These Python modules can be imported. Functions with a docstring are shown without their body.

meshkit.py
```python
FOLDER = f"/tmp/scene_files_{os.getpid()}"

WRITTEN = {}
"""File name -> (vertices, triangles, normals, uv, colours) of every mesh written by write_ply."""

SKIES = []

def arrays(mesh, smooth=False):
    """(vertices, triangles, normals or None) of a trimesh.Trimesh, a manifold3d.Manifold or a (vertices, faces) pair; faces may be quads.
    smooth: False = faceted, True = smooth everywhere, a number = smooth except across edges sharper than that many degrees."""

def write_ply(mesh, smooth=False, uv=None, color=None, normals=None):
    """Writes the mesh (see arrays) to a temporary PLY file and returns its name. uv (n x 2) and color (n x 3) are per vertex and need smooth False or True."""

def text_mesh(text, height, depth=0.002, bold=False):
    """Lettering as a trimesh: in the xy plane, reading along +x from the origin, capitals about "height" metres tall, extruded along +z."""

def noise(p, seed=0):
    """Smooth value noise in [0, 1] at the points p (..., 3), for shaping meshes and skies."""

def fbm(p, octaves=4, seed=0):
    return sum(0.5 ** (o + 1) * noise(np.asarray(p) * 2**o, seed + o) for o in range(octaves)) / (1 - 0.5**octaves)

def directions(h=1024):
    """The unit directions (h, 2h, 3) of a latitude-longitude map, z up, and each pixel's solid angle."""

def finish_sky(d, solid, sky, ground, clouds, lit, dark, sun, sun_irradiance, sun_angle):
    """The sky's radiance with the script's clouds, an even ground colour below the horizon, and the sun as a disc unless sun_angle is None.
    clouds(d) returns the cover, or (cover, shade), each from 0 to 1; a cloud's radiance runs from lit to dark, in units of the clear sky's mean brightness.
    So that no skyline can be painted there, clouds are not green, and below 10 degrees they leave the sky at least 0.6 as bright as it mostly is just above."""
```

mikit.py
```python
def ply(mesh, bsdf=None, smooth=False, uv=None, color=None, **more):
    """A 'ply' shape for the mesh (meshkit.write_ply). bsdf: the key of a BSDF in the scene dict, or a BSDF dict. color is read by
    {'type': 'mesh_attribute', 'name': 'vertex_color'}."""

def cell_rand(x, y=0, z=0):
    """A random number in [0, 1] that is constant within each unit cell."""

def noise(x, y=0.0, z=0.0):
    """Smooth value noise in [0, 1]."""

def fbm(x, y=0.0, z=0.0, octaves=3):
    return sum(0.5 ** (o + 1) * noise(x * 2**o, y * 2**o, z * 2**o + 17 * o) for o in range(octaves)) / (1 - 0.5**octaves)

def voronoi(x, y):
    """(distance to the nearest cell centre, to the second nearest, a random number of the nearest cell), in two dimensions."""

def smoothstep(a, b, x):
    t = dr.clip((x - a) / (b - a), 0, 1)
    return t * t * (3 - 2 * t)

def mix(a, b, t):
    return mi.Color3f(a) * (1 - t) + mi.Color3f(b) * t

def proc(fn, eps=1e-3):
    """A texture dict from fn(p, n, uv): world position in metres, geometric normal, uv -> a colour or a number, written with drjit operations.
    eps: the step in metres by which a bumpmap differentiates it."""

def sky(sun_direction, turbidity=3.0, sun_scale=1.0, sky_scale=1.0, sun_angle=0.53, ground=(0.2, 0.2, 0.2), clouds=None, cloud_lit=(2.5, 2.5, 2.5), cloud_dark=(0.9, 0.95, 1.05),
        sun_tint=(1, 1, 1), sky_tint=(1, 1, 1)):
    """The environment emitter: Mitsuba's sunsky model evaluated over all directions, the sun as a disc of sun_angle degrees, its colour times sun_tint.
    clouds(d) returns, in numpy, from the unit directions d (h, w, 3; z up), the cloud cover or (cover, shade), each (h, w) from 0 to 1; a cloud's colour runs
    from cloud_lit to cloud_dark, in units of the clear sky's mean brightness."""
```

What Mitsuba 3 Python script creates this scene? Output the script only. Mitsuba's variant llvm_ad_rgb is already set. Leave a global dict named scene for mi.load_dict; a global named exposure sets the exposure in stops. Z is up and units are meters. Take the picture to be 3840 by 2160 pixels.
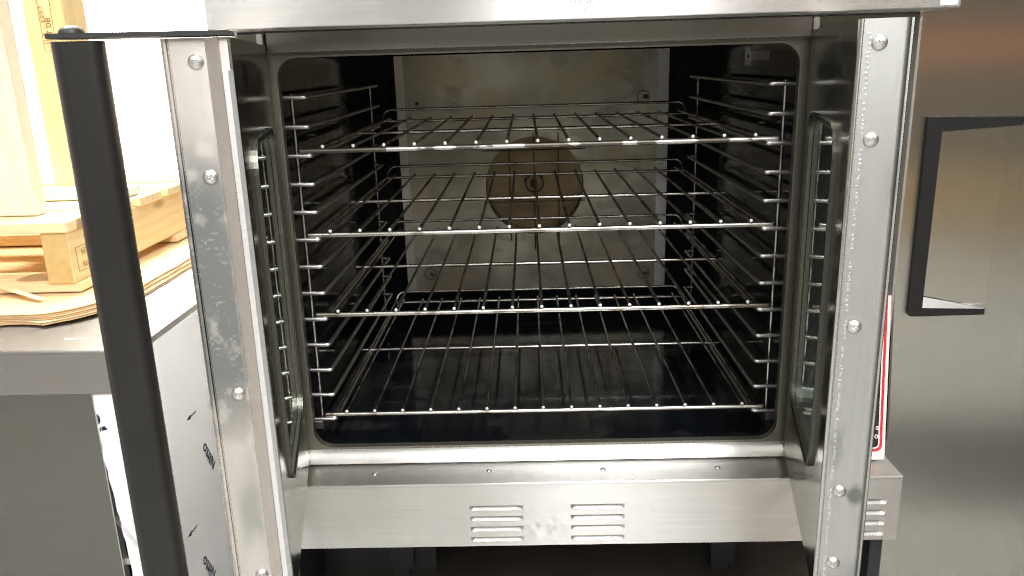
import math, random
import numpy as np, trimesh, mitsuba as mi, drjit as dr
import mikit, meshkit
from mikit import proc, noise, fbm, smoothstep, mix
from shapely.geometry import Polygon, box as sbox, Point
from shapely.ops import unary_union

rng = np.random.default_rng(7)
random.seed(7)
scene, labels = {}, {}
T = mi.ScalarTransform4f

# ------------------------------------------------------------------ camera, lamps, exposure
CAM = np.array([-0.0149, -1.1742, 0.0281])
FWD = np.array([-0.0231, 0.9628, -0.2693])
UP = np.array([0.0233, 0.2698, 0.9626])
scene['camera'] = {'type': 'perspective', 'fov': 64.66, 'fov_axis': 'x', 'near_clip': 0.02, 'far_clip': 60.0,
                   'to_world': T().look_at(origin=CAM.tolist(), target=(CAM + FWD).tolist(), up=UP.tolist())}
exposure = -0.1
CEIL, FLOOR = 1.75, -1.30
#        name suffix, x0, x1, y0, y1, radiance
LAMPS = [(0.14, 0.52, -4.80, -0.85, (46.0, 46.0, 45.6)),
         (-1.55, -1.25, -7.20, -0.75, (16.0, 16.0, 15.9)),
         (-1.75, -0.85, 0.35, 1.55, (78.0, 76.0, 70.0)),
         (1.95, 2.25, -7.2, -0.75, (11.0, 11.0, 10.9))]


# ------------------------------------------------------------------ helpers
def numbered(key):
    if key not in scene and key not in labels and key not in USED:
        USED.add(key)
        return key
    k = 1
    while f'{key}_{k:03d}' in scene or f'{key}_{k:03d}' in labels or f'{key}_{k:03d}' in USED:
        k += 1
    USED.add(f'{key}_{k:03d}')
    return f'{key}_{k:03d}'


USED = set()


def thing(name, label, cat, group=None):
    key = numbered(name)
    labels[key] = {'label': label, 'category': cat}
    if group:
        labels[key]['group'] = group
    return key


def tag(key, label=None, cat=None, group=None, kind=None):
    d = labels.setdefault(key, {})
    for k, v in (('label', label), ('category', cat), ('group', group), ('kind', kind)):
        if v:
            d[k] = v
    return key


def uvmesh(mesh, along):
    """Flat-shaded copy of the mesh with metre uv's, u along the direction in which the sheet was brushed."""
    v, f, _ = meshkit.arrays(mesh)
    tri = v[f]
    n = np.cross(tri[:, 1] - tri[:, 0], tri[:, 2] - tri[:, 0])
    l = np.linalg.norm(n, axis=1)
    ok = l > 1e-14
    tri, n = tri[ok], n[ok] / l[ok, None]
    d = np.asarray(along, float)
    t = d - (n @ d)[:, None] * n
    bad = np.linalg.norm(t, axis=1) < 0.2
    alt = np.array([0, 0, 1.0]) if abs(d[2]) < 0.9 else np.array([1.0, 0, 0])
    t[bad] = alt - (n[bad] @ alt)[:, None] * n[bad]
    t /= np.linalg.norm(t, axis=1, keepdims=True)
    b = np.cross(n, t)
    uv = np.stack([np.einsum('kij,kj->ki', tri, t), np.einsum('kij,kj->ki', tri, b)], -1)
    return (tri.reshape(-1, 3), np.arange(len(tri) * 3).reshape(-1, 3)), uv.reshape(-1, 2)


def add(key, mesh, bsdf, smooth=False, along=None, parent=None, **more):
    if parent:
        key = parent + '__' + key
    key = numbered(key)
    if isinstance(mesh, (list, tuple)) and mesh and isinstance(mesh[0], trimesh.Trimesh):
        mesh = trimesh.util.concatenate(mesh)
    if along is not None:
        m, uv = uvmesh(mesh, along)
        scene[key] = mikit.ply(m, bsdf, False, uv=uv, **more)
    else:
        scene[key] = mikit.ply(mesh, bsdf, smooth, **more)
    return key


def struct(key, mesh, bsdf, along=None, smooth=False):
    k = add(key, mesh, bsdf, smooth, along)
    labels[k] = {'kind': 'structure'}
    return k


def bx(x0, x1, y0, y1, z0, z1):
    m = trimesh.creation.box(extents=(x1 - x0, y1 - y0, z1 - z0))
    m.apply_translation(((x0 + x1) / 2, (y0 + y1) / 2, (z0 + z1) / 2))
    return m


def rbx(x0, x1, y0, y1, z0, z1, c=0.002):
    """box with chamfered edges"""
    import itertools
    pts = []
    for sx, sy, sz in itertools.product((0, 1), repeat=3):
        X, Y, Z = (x0, x1)[sx], (y0, y1)[sy], (z0, z1)[sz]
        dx, dy, dz = (c if not s else -c for s in (sx, sy, sz))
        pts += [(X, Y + dy, Z + dz), (X + dx, Y, Z + dz), (X + dx, Y + dy, Z)]
    return trimesh.convex.convex_hull(np.array(pts))


def extr(poly, h, M=None):
    parts = [trimesh.creation.extrude_polygon(g, h, engine='earcut') for g in getattr(poly, 'geoms', [poly])]
    m = trimesh.util.concatenate(parts)
    if M is not None:
        m.apply_transform(M)
    return m


def frame(o, ex, ey, ez):
    M = np.eye(4)
    M[:3, 0], M[:3, 1], M[:3, 2], M[:3, 3] = ex, ey, ez, o
    return M


def xz(o_y):       # polygon (x,z) extruded towards -y from y = o_y ... depth goes +y
    return frame((0, o_y, 0), (1, 0, 0), (0, 0, 1), (0, 1, 0))


def rrect(x0, x1, y0, y1, r, n=8):
    return sbox(x0 + r, y0 + r, x1 - r, y1 - r).buffer(r, quad_segs=n)


def fillet(points, r, n=6):
    """polyline with rounded corners"""
    P = [np.asarray(p, float) for p in points]
    out = [P[0]]
    for a, b, c in zip(P[:-2], P[1:-1], P[2:]):
        u, v = (a - b), (c - b)
        lu, lv = np.linalg.norm(u), np.linalg.norm(v)
        u, v = u / lu, v / lv
        d = min(r, lu * 0.49, lv * 0.49)
        p, q = b + u * d, b + v * d
        for k in range(n + 1):
            s = k / n
            out.append((1 - s) ** 2 * p + 2 * s * (1 - s) * b + s * s * q)
    out.append(P[-1])
    return np.array(out)


def tube(points, r, sides=10, cap=True, round_ends=False):
    p = np.asarray(points, float)
    rad = np.full(len(p), r) if np.isscalar(r) else np.asarray(r, float)
    if round_ends:
        t0 = (p[0] - p[1]) / np.linalg.norm(p[0] - p[1])
        t1 = (p[-1] - p[-2]) / np.linalg.norm(p[-1] - p[-2])
        a = np.array([0.25, 0.5, 0.75, 0.97])
        c, s = np.sqrt(1 - a ** 2), a
        p = np.vstack([(p[0] + t0 * rad[0] * s[:, None])[::-1], p, p[-1] + t1 * rad[-1] * s[:, None]])
        rad = np.concatenate([(rad[0] * c)[::-1], rad, rad[-1] * c])
    t = np.gradient(p, axis=0)
    t /= np.linalg.norm(t, axis=1, keepdims=True) + 1e-15
    ref = np.array([0, 0, 1.0]) if abs(t[0][2]) < 0.9 else np.array([1.0, 0, 0])
    a = np.cross(t[0], ref)
    a /= np.linalg.norm(a)
    A = [a]
    for i in range(1, len(p)):
        a = A[-1] - (A[-1] @ t[i]) * t[i]
        A.append(a / np.linalg.norm(a))
    A = np.array(A)
    B = np.cross(t, A)
    ang = np.arange(sides) * 2 * np.pi / sides
    v = (p[:, None] + rad[:, None, None] * (np.cos(ang)[None, :, None] * A[:, None] + np.sin(ang)[None, :, None] * B[:, None])).reshape(-1, 3)
    i, j = np.meshgrid(np.arange(len(p) - 1), np.arange(sides), indexing='ij')
    q = np.stack([i * sides + j, i * sides + (j + 1) % sides, (i + 1) * sides + (j + 1) % sides, (i + 1) * sides + j], -1).reshape(-1, 4)
    f = np.vstack([q[:, [0, 1, 2]], q[:, [0, 2, 3]]])
    if cap:
        n = len(v)
        v = np.vstack([v, p[0], p[-1]])
        k = np.arange(sides)
        f = np.vstack([f, np.stack([k * 0 + n, (k + 1) % sides, k], 1), np.stack([k * 0 + n + 1, (len(p) - 1) * sides + k, (len(p) - 1) * sides + (k + 1) % sides], 1)])
    return trimesh.Trimesh(v, f, process=False)


def cyl(p0, p1, r, sides=24):
    return tube(np.array([p0, p1], float), r, sides)


def text_on(txt, height, o, ex, ey, depth=0.0003, bold=False, squash=1.0):
    m = meshkit.text_mesh(txt, height, depth, bold)
    ex, ey = np.asarray(ex, float), np.asarray(ey, float)
    ex, ey = ex / np.linalg.norm(ex), ey / np.linalg.norm(ey)
    ez = np.cross(ex, ey)
    m.apply_transform(np.diag([squash, 1, 1, 1]))
    m.apply_transform(frame(o, ex, ey, ez))
    return m


def diff(a, *bs):
    return trimesh.boolean.difference([a, *bs], engine='manifold')


def inter(*bs):
    return trimesh.boolean.intersection(list(bs), engine='manifold')


# ------------------------------------------------------------------ materials
def rgb(*c):
    return {'type': 'rgb', 'value': list(c)}


def two(b):
    return {'type': 'twosided', 'bsdf': b}


def bump(b, fn, scale=1.0, eps=1e-3):
    return {'type': 'bumpmap', 'arbitrary': proc(fn, eps), 'scale': scale, 'bsdf': b}


def streaks(uv, fine=900.0, seed=0.0):
    a = noise(uv.x * 9.0 + seed, uv.y * fine, 3.0)
    b = noise(uv.x * 3.0, uv.y * fine * 0.28 + seed, 7.0)
    return a * 0.75 + b * 0.25


def steel_fn(base, amp=0.07, tint=0.05):
    def fn(p, n, uv):
        s = streaks(uv)
        g = 1.0 + (s - 0.5) * amp * 2 + (fbm(p.x * 5, p.y * 5, p.z * 5) - 0.5) * 0.12
        w = fbm(p.x * 9 + 4, p.y * 9, p.z * 9 + 2)
        return mi.Color3f(base[0], base[1] * (1 - tint * (w - 0.5)), base[2] * (1 - 2 * tint * (w - 0.5))) * g
    return fn


def wavy(ax=0.0004, f=7.0):
    def fn(p, n, uv):
        return (fbm(p.x * f, p.y * f, p.z * f, 2) - 0.5) * ax
    return fn


def conductor(au, av, spec):
    return {'type': 'roughconductor', 'distribution': 'ggx', 'material': 'none', 'alpha_u': au, 'alpha_v': av, 'specular_reflectance': spec}


STEEL = (0.55, 0.54, 0.525)
scene['steel_brushed'] = two(conductor(0.07, 0.32, proc(steel_fn(STEEL))))


def dent_fn(p, n, uv):
    d = fbm(p.x * 6, p.y * 6, p.z * 6, 2) * 0.00004
    r2 = dr.square((p.x - 0.006) / 0.028) + dr.square((p.z + 0.636) / 0.018)
    d = d + dr.exp(-r2) * (fbm(p.x * 60, p.z * 70, 2.0, 2) - 0.5) * 0.0016
    return d


scene['steel_panel'] = two(bump(conductor(0.06, 0.34, proc(steel_fn((0.60, 0.585, 0.56)))), dent_fn))
scene['steel_door_inner'] = two(bump(conductor(0.02, 0.035, proc(steel_fn((0.60, 0.595, 0.56), 0.02))), wavy(0.00001, 7.0)))
scene['steel_cabinet'] = two(conductor(0.022, 0.20, proc(steel_fn((0.60, 0.585, 0.53), 0.04))))


def stain_fn(p, n, uv):
    base = steel_fn((0.66, 0.62, 0.58), 0.05)(p, n, uv)
    m = fbm(p.x * 75, p.y * 75, p.z * 45, 4)
    zone = smoothstep(0.0, -0.10, p.z) * smoothstep(-0.40, -0.26, p.z) * smoothstep(-0.305, -0.311, p.x)
    d = zone * smoothstep(0.30, 0.62, m + 0.22 * zone - 0.04)
    fine = noise(p.x * 330, p.y * 330, p.z * 330)
    spots = smoothstep(0.62, 0.80, fine) * smoothstep(0.40, 0.62, fbm(p.x * 40 + 7, p.y * 40, p.z * 30, 2)) * zone
    c = mix(base, mi.Color3f(0.17, 0.185, 0.185), d * 0.85)
    c = mix(c, mi.Color3f(0.48, 0.47, 0.46), spots * 0.6)
    low = smoothstep(-0.30, -0.42, p.z) * smoothstep(0.42, 0.66, fbm(p.x * 26, p.y * 26, p.z * 7 + 3, 3)) * smoothstep(-0.305, -0.313, p.x)
    return mix(c, mi.Color3f(0.33, 0.34, 0.31), low * 0.7)


scene['steel_edge_stained'] = two(conductor(0.24, 0.09, proc(stain_fn)))


def edge_fn(p, n, uv):
    c = steel_fn((0.50, 0.50, 0.485), 0.05)(p, n, uv)
    r = dr.sqrt(dr.square((p.x - 0.3235) / 0.010) + dr.square((p.z + 0.4245) / 0.016)) + (fbm(p.x * 120, p.y * 120, p.z * 120, 3) - 0.5) * 0.5
    c = mix(c, mi.Color3f(0.16, 0.175, 0.17), smoothstep(1.05, 0.45, r) * 0.85)
    g = smoothstep(0.56, 0.72, fbm(p.x * 30, p.y * 30, p.z * 11, 4))
    return mix(c, mi.Color3f(0.30, 0.31, 0.305), g * 0.6)


scene['steel_edge'] = two(conductor(0.17, 0.09, proc(edge_fn)))
scene['strip_bright'] = two({'type': 'principled', 'base_color': proc(lambda p, n, uv: mi.Color3f(0.80, 0.79, 0.78) * (0.92 + 0.1 * noise(p.z * 420, p.x * 60, 1.0))), 'metallic': 0.7, 'roughness': 0.42})
scene['bead_grey'] = two({'type': 'principled', 'base_color': rgb(0.50, 0.50, 0.49), 'metallic': 0.6, 'roughness': 0.35})
scene['wire_end'] = two({'type': 'principled', 'base_color': rgb(0.88, 0.87, 0.85), 'metallic': 0.6, 'roughness': 0.5})
scene['steel_satin'] = two({'type': 'principled', 'base_color': rgb(0.62, 0.61, 0.58), 'metallic': 0.85, 'roughness': 0.42})
scene['steel_face'] = two(conductor(0.22, 0.30, proc(steel_fn((0.19, 0.185, 0.155), 0.05))))
scene['steel_table'] = two(conductor(0.08, 0.30, proc(steel_fn((0.43, 0.415, 0.395)))))
scene['steel_ring'] = two(conductor(0.14, 0.14, rgb(0.13, 0.13, 0.115)))
scene['steel_dull'] = two(conductor(0.10, 0.16, proc(steel_fn((0.22, 0.22, 0.20), 0.05))))
scene['steel_lip'] = two(conductor(0.12, 0.40, proc(steel_fn((0.90, 0.89, 0.88), 0.03))))


def chrome_fn(p, n, uv):
    m = fbm(p.x * 45, p.y * 45, p.z * 45, 3)
    d = smoothstep(0.52, 0.66, m)
    return mix(mi.Color3f(0.58, 0.56, 0.52), mi.Color3f(0.17, 0.13, 0.09), d * 0.75)


scene['chrome_wire'] = {'type': 'roughconductor', 'distribution': 'ggx', 'material': 'none', 'alpha': 0.085, 'specular_reflectance': proc(chrome_fn)}


def scorched_fn(p, n, uv):
    m = fbm(p.x * 38, p.y * 60, p.z * 80, 4)
    d = smoothstep(0.42, 0.50, m)
    return mix(mi.Color3f(0.60, 0.58, 0.54), mi.Color3f(0.09, 0.075, 0.06), d * 0.9)


scene['chrome_scorched'] = {'type': 'roughconductor', 'distribution': 'ggx', 'material': 'none', 'alpha': 0.22, 'specular_reflectance': proc(scorched_fn)}
scene['chrome_runner'] = {'type': 'roughconductor', 'distribution': 'ggx', 'material': 'none', 'alpha': 0.15, 'specular_reflectance': rgb(0.66, 0.65, 0.63)}
scene['chrome_bright'] = {'type': 'roughconductor', 'distribution': 'ggx', 'material': 'none', 'alpha': 0.14, 'specular_reflectance': rgb(0.72, 0.71, 0.69)}


def enamel_fn(p, n, uv):
    m = fbm(p.x * 9, p.y * 14, p.z * 9, 4)
    smear = smoothstep(0.55, 0.62, m + 0.18 * smoothstep(0.16, 0.02, dr.abs(p.x - 0.02)) * smoothstep(0.16, 0.02, dr.abs(p.y - 0.03)))
    return mix(mi.Color3f(0.004, 0.005, 0.0068), mi.Color3f(0.014, 0.0145, 0.014), smear)


def enamel_rough(p, n, uv):
    return 0.05 + 0.10 * fbm(p.x * 12, p.y * 12, p.z * 12, 3)


scene['enamel_black'] = two({'type': 'principled', 'base_color': proc(enamel_fn), 'roughness': proc(enamel_rough), 'specular': 0.16})


def heat_fn(p, n, uv):
    a = fbm(p.x * 6 + 3, p.z * 6, 1.0, 4)
    b = fbm(p.x * 11, p.z * 14 + 5, 4.0, 3)
    c = mix(mi.Color3f(0.31, 0.305, 0.245), mi.Color3f(0.56, 0.55, 0.46), smoothstep(0.30, 0.70, a))
    c = mix(c, mi.Color3f(0.46, 0.36, 0.24), smoothstep(0.52, 0.68, b) * 0.5)
    c = mix(c, mi.Color3f(0.22, 0.20, 0.16), smoothstep(0.55, 0.75, fbm(p.x * 17, p.z * 30 + 9, 2.0, 4)) * 0.5)
    return c


scene['steel_heat'] = two(bump({'type': 'principled', 'base_color': proc(heat_fn), 'metallic': 0.85, 'roughness': 0.42}, wavy(0.0005, 9.0)))
scene['fan_brown'] = two({'type': 'principled', 'base_color': proc(lambda p, n, uv: mix(mi.Color3f(0.13, 0.095, 0.055), mi.Color3f(0.25, 0.19, 0.11), fbm(p.x * 20, p.z * 20, 0.0))), 'metallic': 0.75, 'roughness': 0.36})
scene['dark_wire'] = two({'type': 'principled', 'base_color': rgb(0.10, 0.085, 0.065), 'metallic': 0.7, 'roughness': 0.4})


def black_fn(p, n, uv):
    return mi.Color3f(0.010, 0.0092, 0.0082) * (0.8 + 0.5 * fbm(p.x * 30, p.y * 30, p.z * 9, 3))


scene['black_plastic'] = two({'type': 'principled', 'base_color': proc(black_fn), 'roughness': 0.38, 'specular': 0.5})
scene['black_trim'] = two({'type': 'principled', 'base_color': rgb(0.014, 0.0135, 0.0135), 'roughness': 0.45, 'specular': 0.35})
scene['black_iron'] = two({'type': 'principled', 'base_color': rgb(0.015, 0.016, 0.018), 'roughness': 0.5})
scene['panel_black'] = two({'type': 'principled', 'base_color': rgb(0.016, 0.013, 0.012), 'roughness': 0.25})
scene['panel_red'] = two({'type': 'principled', 'base_color': rgb(0.52, 0.03, 0.045), 'roughness': 0.35})
scene['panel_white'] = two({'type': 'principled', 'base_color': rgb(0.70, 0.62, 0.59), 'roughness': 0.4})
scene['ink_dark'] = two({'type': 'diffuse', 'reflectance': rgb(0.03, 0.03, 0.05)})
scene['ink_pale'] = two({'type': 'diffuse', 'reflectance': rgb(0.42, 0.40, 0.46)})
scene['ink_engraved'] = two({'type': 'diffuse', 'reflectance': rgb(0.30, 0.28, 0.27)})
scene['ink_stamp'] = two({'type': 'diffuse', 'reflectance': rgb(0.24, 0.14, 0.06)})
scene['film_white'] = two({'type': 'principled', 'base_color': rgb(0.80, 0.80, 0.81), 'roughness': 0.35, 'specular': 0.5})
scene['sticker_white'] = two({'type': 'diffuse', 'reflectance': rgb(0.82, 0.80, 0.70)})
scene['wall_white'] = two({'type': 'diffuse', 'reflectance': rgb(0.82, 0.82, 0.80)})
scene['wall_room'] = two({'type': 'diffuse', 'reflectance': rgb(0.36, 0.345, 0.29)})
scene['wall_blue'] = two({'type': 'diffuse', 'reflectance': rgb(0.13, 0.15, 0.155)})
scene['wall_lilac'] = two({'type': 'diffuse', 'reflectance': rgb(0.80, 0.75, 0.76)})
scene['ceiling_paint'] = two({'type': 'diffuse', 'reflectance': rgb(0.42, 0.42, 0.40)})
scene['floor_paint'] = two({'type': 'principled', 'base_color': proc(lambda p, n, uv: mix(mi.Color3f(0.24, 0.24, 0.23), mi.Color3f(0.32, 0.32, 0.305), fbm(p.x * 3, p.y * 3, 0.0))), 'roughness': 0.22, 'specular': 0.6})
scene['stand_dark'] = two({'type': 'principled', 'base_color': proc(lambda p, n, uv: mix(mi.Color3f(0.030, 0.026, 0.020), mi.Color3f(0.062, 0.055, 0.042), fbm(p.x * 8, p.y * 8, 0.0, 4))), 'roughness': 0.35, 'metallic': 0.2})
scene['orange_paint'] = two({'type': 'diffuse', 'reflectance': rgb(0.95, 0.36, 0.14)})
scene['pane_glass'] = {'type': 'thindielectric', 'int_ior': 1.52, 'specular_transmittance': rgb(0.42, 0.46, 0.43), 'specular_reflectance': rgb(0.9, 0.95, 0.91)}
scene['housing_white'] = two({'type': 'diffuse', 'reflectance': rgb(0.75, 0.75, 0.74)})


def wood(base, dark, axis, freq=55.0, seed=0.0):
    def fn(p, n, uv):
        q = {'x': (p.x, p.y, p.z), 'y': (p.y, p.x, p.z), 'z': (p.z, p.x, p.y)}[axis]
        a, b, c = q
        warp = fbm(a * 2.2 + seed, b * 7, c * 7, 3) * 2.6
        ring = b * freq + c * freq * 0.7 + warp + a * 1.5 + seed
        g = 0.5 + 0.5 * dr.sin(ring * 6.283)
        g = smoothstep(0.35, 1.0, g) * 0.6 + noise(a * 14, b * 420, c * 420) * 0.35
        kn = smoothstep(0.84, 0.90, noise(a * 7 + seed, b * 11 + seed, c * 11 + 5))
        col = mix(mi.Color3f(*base), mi.Color3f(*dark), dr.clip(g, 0, 1) * 0.42)
        return mix(col, mi.Color3f(dark[0] * 0.55, dark[1] * 0.5, dark[2] * 0.5), kn * 0.8)
    return two({'type': 'diffuse', 'reflectance': proc(fn)})


scene['wood_along_y'] = wood((0.76, 0.60, 0.35), (0.56, 0.38, 0.17), 'y')
scene['wood_along_x'] = wood((0.80, 0.66, 0.42), (0.62, 0.44, 0.22), 'x', 40.0, 3.0)
scene['wood_along_z'] = wood((0.74, 0.58, 0.33), (0.55, 0.37, 0.17), 'z', 24.0, 5.0)
scene['wood_overexposed'] = wood((0.84, 0.78, 0.62), (0.74, 0.64, 0.44), 'z', 24.0, 2.0)  # whiter than the other timber: overexposure put into the colour
scene['wood_end'] = two({'type': 'diffuse', 'reflectance': proc(lambda p, n, uv: mix(mi.Color3f(0.62, 0.47, 0.24), mi.Color3f(0.48, 0.33, 0.13), fbm(p.x * 90, p.y * 90, p.z * 60, 3)))})
scene['board_teal'] = two({'type': 'diffuse', 'reflectance': proc(lambda p, n, uv: mix(mi.Color3f(0.42, 0.58, 0.54), mi.Color3f(0.60, 0.72, 0.68), fbm(p.x * 10, p.y * 30, p.z * 30)))})
scene['cardboard'] = two({'type': 'diffuse', 'reflectance': proc(lambda p, n, uv: mix(mi.Color3f(0.60, 0.43, 0.24), mi.Color3f(0.68, 0.50, 0.30), fbm(p.x * 40, p.y * 12, 2.0, 3)))})

# ------------------------------------------------------------------ the place round it: only what lights it and is mirrored in it
struct('floor', bx(-4.5, 4.5, -8.0, 2.2, FLOOR - 0.05, FLOOR), 'floor_paint')
struct('ceiling', bx(-4.5, 4.5, -8.0, 2.2, CEIL + 0.12, CEIL + 0.2), 'ceiling_paint')
struct('wall', bx(-4.5, 0.5, 1.90, 2.0, FLOOR, CEIL + 0.12), 'wall_white')
struct('wall_behind_cabinet', bx(0.5, 4.5, 1.90, 2.0, FLOOR, CEIL + 0.12), 'wall_room')
struct('wall_left', bx(-4.6, -4.5, -8.0, 2.0, FLOOR, CEIL + 0.12), 'wall_lilac')
struct('wall_right', bx(4.5, 4.6, -8.0, 2.0, FLOOR, CEIL + 0.12), 'wall_blue')
struct('wall_rear', bx(-4.5, 4.5, -8.1, -8.0, FLOOR, CEIL + 0.12), 'wall_room')
LAMP_LABELS = ['long ceiling light panel in front of the oven, right of its middle', 'long ceiling light panel in front of the oven, on the left',
               'short bright ceiling light panel above the pallet on the worktable', 'long dim ceiling light panel far to the right']
for (x0, x1, y0, y1, c), lab in zip(LAMPS, LAMP_LABELS):
    t = thing('ceiling_light', lab, 'light')
    rim = sbox(x0 - 0.03, y0 - 0.03, x1 + 0.03, y1 + 0.03).difference(sbox(x0, y0, x1, y1))
    add('housing', [extr(rim, 0.10, frame((0, 0, CEIL - 0.012), (1, 0, 0), (0, 1, 0), (0, 0, 1))), bx(x0 - 0.03, x1 + 0.03, y0 - 0.03, y1 + 0.03, CEIL + 0.0885, CEIL + 0.11)], 'housing_white', parent=t)
    v = np.array([[x0, y0, CEIL], [x0, y1, CEIL], [x1, y1, CEIL], [x1, y0, CEIL]], float)
    add('diffuser', trimesh.Trimesh(v, [[0, 1, 2], [0, 2, 3]], process=False), 'housing_white', parent=t, emitter={'type': 'area', 'radiance': rgb(*c)})
k = add('added_mat', rbx(0.9, 2.9, -1.15, -0.55, FLOOR + 0.004, FLOOR + 0.016, 0.002), 'black_iron')  # unseen, added: stands in for a shadow mirrored low in the cabinet
tag(k, 'unseen black mat on the floor to the right, added as a dark band for the steel cabinet to mirror', 'mat')
# orange pallet-rack beam behind the photographer (seen only as a blurred mirror image in the cabinet)
t = thing('storage_rack', 'orange storage rack mirrored as a blurred streak in the steel cabinet', 'rack')
add('beam', rbx(1.6, 4.4, -4.3, -4.2, -0.04, 0.12, 0.006), 'orange_paint', parent=t)
for X in (1.55, 4.42):
    add('upright', rbx(X - 0.04, X + 0.04, -4.3, -4.2, FLOOR, 1.5, 0.006), 'orange_paint', parent=t)

scene['box_tan'] = two({'type': 'diffuse', 'reflectance': rgb(0.55, 0.40, 0.20)})
for X0, X1, h_, lab in ((1.45, 2.25, 0.46, 'unseen tan box at the left under the orange storage rack, added for its reflection'), (2.32, 3.20, 0.38, 'unseen tan box in the middle under the orange storage rack, added for its reflection'), (3.27, 4.30, 0.52, 'unseen tan box at the right under the orange storage rack, added for its reflection')):
    k = add('added_box', rbx(X0, X1, -4.9, -4.35, FLOOR, FLOOR + h_, 0.006), 'box_tan')  # unseen boxes, added so the steel mirrors a tan band
    tag(k, lab, 'box')
# ------------------------------------------------------------------ the oven
OV = thing('convection_oven', 'stainless steel convection oven with both doors open and a black inside', 'oven')
S = 0.0413
YF = -0.048                     # plane of the face frame
# body shell
add('body_shell', [bx(-0.407, -0.400, -0.046, 0.78, -0.664, 0.20), bx(0.5045, 0.5085, -0.046, 0.78, -0.664, 0.20), bx(-0.3995, 0.504, -0.046, 0.78, 0.20, 0.207),
                   bx(-0.3995, 0.504, 0.773, 0.78, -0.664, 0.1995), bx(-0.3995, 0.504, -0.046, 0.7725, -0.664, -0.66)], 'steel_brushed', along=(1, 0, 0), parent=OV)
# face frame with rounded opening
opening = rrect(-0.3535, 0.3535, -0.5365, 0.0445, 0.030, 10)
face = sbox(-0.3995, -0.546, 0.504, 0.0735).difference(opening)
add('face_frame', extr(face, 0.004, xz(YF)), 'steel_face', along=(0, 0, 1), parent=OV)
# slots beside the opening (hinge relief)
for sx in (-1, 1):
    add('slot', extr(rrect(sx * 0.366 - 0.003, sx * 0.366 + 0.003, -0.515, -0.02, 0.0029), 0.0015, xz(YF - 0.0012)), 'black_iron', parent=OV)
# rolled lip of the opening (thin bright edge)
lip_ring = opening.difference(opening.buffer(-0.0028))
add('opening_edge', extr(lip_ring, 0.012, xz(YF - 0.0015)), 'steel_face', along=(1, 0, 0), parent=OV)
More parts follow.
